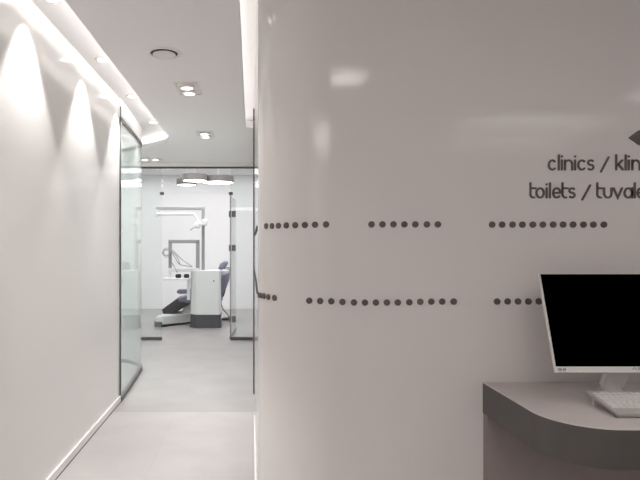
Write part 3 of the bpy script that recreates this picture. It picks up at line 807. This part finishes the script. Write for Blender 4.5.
for ctrl in ([(173, 250), (178, 255), (184, 260.5), (193, 266.5)], [(171.5, 251), (176, 258), (180, 264), (186, 265.5), (193, 266.8)],
             [(172, 251), (177, 256), (179.5, 261), (181, 264.5)], [(172, 262), (175, 267), (178, 272.5)]):
    obj('hose', tube(smooth_pts([hp(px, py, -0.05 - 0.01 * i) for i, (px, py) in enumerate(ctrl)], 24), 0.0065, 8), M['hose'], dt, True)
for k, (rx_, rz_) in enumerate(((4.2, 3.2), (3.4, 4.6), (2.6, 2.6))):
    pts = [hp(167.2 + rx_ * math.cos(a_ * PI / 12) + (a_ > 18) * 0, 252.5 + rz_ * math.sin(a_ * PI / 12), -0.06 - 0.012 * k) for a_ in range(0, 22)]
    obj('hose', tube(pts, 0.0045, 6), M['hose'], dt, True)

# ------------------------------------------------------------------ dental chair
yc = 9.05
def cpx(px, py, y=8.98): return ((px - CX) / F * y, HC - (py - CY) / F * y)
ch = thing('dental_chair', 'reclined lavender grey dental chair with dark leg rest on white base', 'dental chair')
# floor base
bx0, bx1 = ux(153.8, 8.66), ux(200, 8.66)
bm = prism([(bx0 + 0.02, 8.66), (bx0 + 0.13, 8.60), (-1.03, 9.03), (-0.6, 9.08), (-0.6, 9.42), (-1.36, 9.36), (bx0, 8.80)], 0.03, 0.165)
for v in bm.verts:
    if v.co.z > 0.1 and v.co.x < -1.3: v.co.x += 0.02
bmesh.ops.bevel(bm, geom=bm.edges[:], offset=0.018, segments=3, affect='EDGES')
obj('base', bm, M['unit_w'], ch, True)
obj('base_skirt', prism([(bx0 + 0.13, 8.60), (-1.02, 9.03), (-0.61, 9.09), (-0.61, 9.41), (-1.35, 9.35), (bx0 + 0.03, 8.80), (bx0 + 0.04, 8.67)], 0.0, 0.034), M['black'], ch)
bm = prism([(bx0 - 0.006, 8.74), (bx0 + 0.012, 8.65), (bx0 + 0.115, 8.593), (bx0 + 0.14, 8.62), (bx0 + 0.03, 8.76)], 0.006, 0.085)
obj('end_cap', bm, M['rail'], ch)
# lifting column
obj('column', profile([(-1.22, 0.15), (-0.72, 0.15), (-0.70, 0.40), (-1.02, 0.40), (-1.12, 0.24)], 9.10, 9.34, bev=0.02), M['unit_w'], ch, True)
# leg rest
c0 = [cpx(161.8, 309.5), cpx(177.3, 298.2), cpx(186, 297.0), cpx(196, 297.5), cpx(196, 301.5), cpx(186, 305.0), cpx(173.2, 314.2), cpx(167, 315), cpx(162.5, 313.6)]
bm = profile(c0, 8.98, 9.44, bev=0.02, seg=3)
obj('leg_rest', bm, M['legpad'], ch, True)
s0 = [cpx(177.0, 299.4), cpx(181, 297), cpx(188, 294.8), cpx(222, 296), cpx(221, 303), cpx(200, 305), cpx(186, 302.6), cpx(179.5, 302)]
obj('seat', profile(s0, 8.965, 9.46, bev=0.03, seg=3), M['fabric'], ch, True)
b0 = [cpx(214, 297), cpx(218.5, 284), cpx(222.5, 272), cpx(225, 268.5), cpx(228, 267.8), cpx(229.6, 271), cpx(228.5, 281), cpx(225, 290.5), cpx(221, 298)]
obj('backrest', profile(b0, 8.97, 9.46, bev=0.03, seg=3), M['fabric'], ch, True)
b1 = [cpx(219, 298), cpx(223, 297.5), cpx(225, 291), cpx(222, 291)]
obj('backrest_bracket', profile(b1, 9.1, 9.34, bev=0.01), M['black'], ch)
h0 = [cpx(217.6, 269.2), cpx(219.4, 264.0), cpx(223.5, 261.2), cpx(227.0, 261.6), cpx(227.4, 264.4), cpx(224.5, 268.5), cpx(221, 270.4)]
obj('headrest', profile(h0, 9.08, 9.36, bev=0.02, seg=3), M['fabric'], ch, True)
obj('headrest_stem', profile([cpx(223, 268), cpx(225.5, 268), cpx(226.5, 274), cpx(224, 274)], 9.18, 9.24), M['unit_g'], ch)
a0 = [cpx(177.2, 290.6), cpx(179.5, 288.8), cpx(205, 288.4), cpx(206, 292.6), cpx(180, 293.6), cpx(177.6, 292.6)]
obj('armrest', profile(a0, 8.89, 8.962, bev=0.02, seg=3), M['fabric'], ch, True)
obj('armrest_post', profile([cpx(198, 292), cpx(203, 292), cpx(206, 300), cpx(200, 300)], 8.90, 8.955), M['unit_g'], ch)
obj('cable', tube(smooth_pts([(*cpx(222, 294)[:1], 9.0, cpx(222, 294)[1]), (cpx(220.6, 300)[0], 9.0, cpx(220.6, 300)[1]), (cpx(222.5, 309)[0], 9.05, cpx(222.5, 309)[1]), (ux(227, 9.3), 9.3, 0.13), (ux(229, 9.33), 9.32, 0.07)], 24), 0.010, 8), M['hose'], ch, True)
# foot control
fp = obj('foot_pedal', prism([(ux(222, 9.5), 9.42), (ux(232, 9.5), 9.36), (ux(233, 9.5), 9.55), (ux(223.5, 9.5), 9.60)], 0.0, 0.05), M['unit_d'])
for v in fp.data.vertices:
    if v.co.z > 0.02 and v.co.x < -0.48: v.co.z = 0.03
tag(fp, 'dark floor pedal on the clinic floor behind the dental cabinet', 'foot pedal')
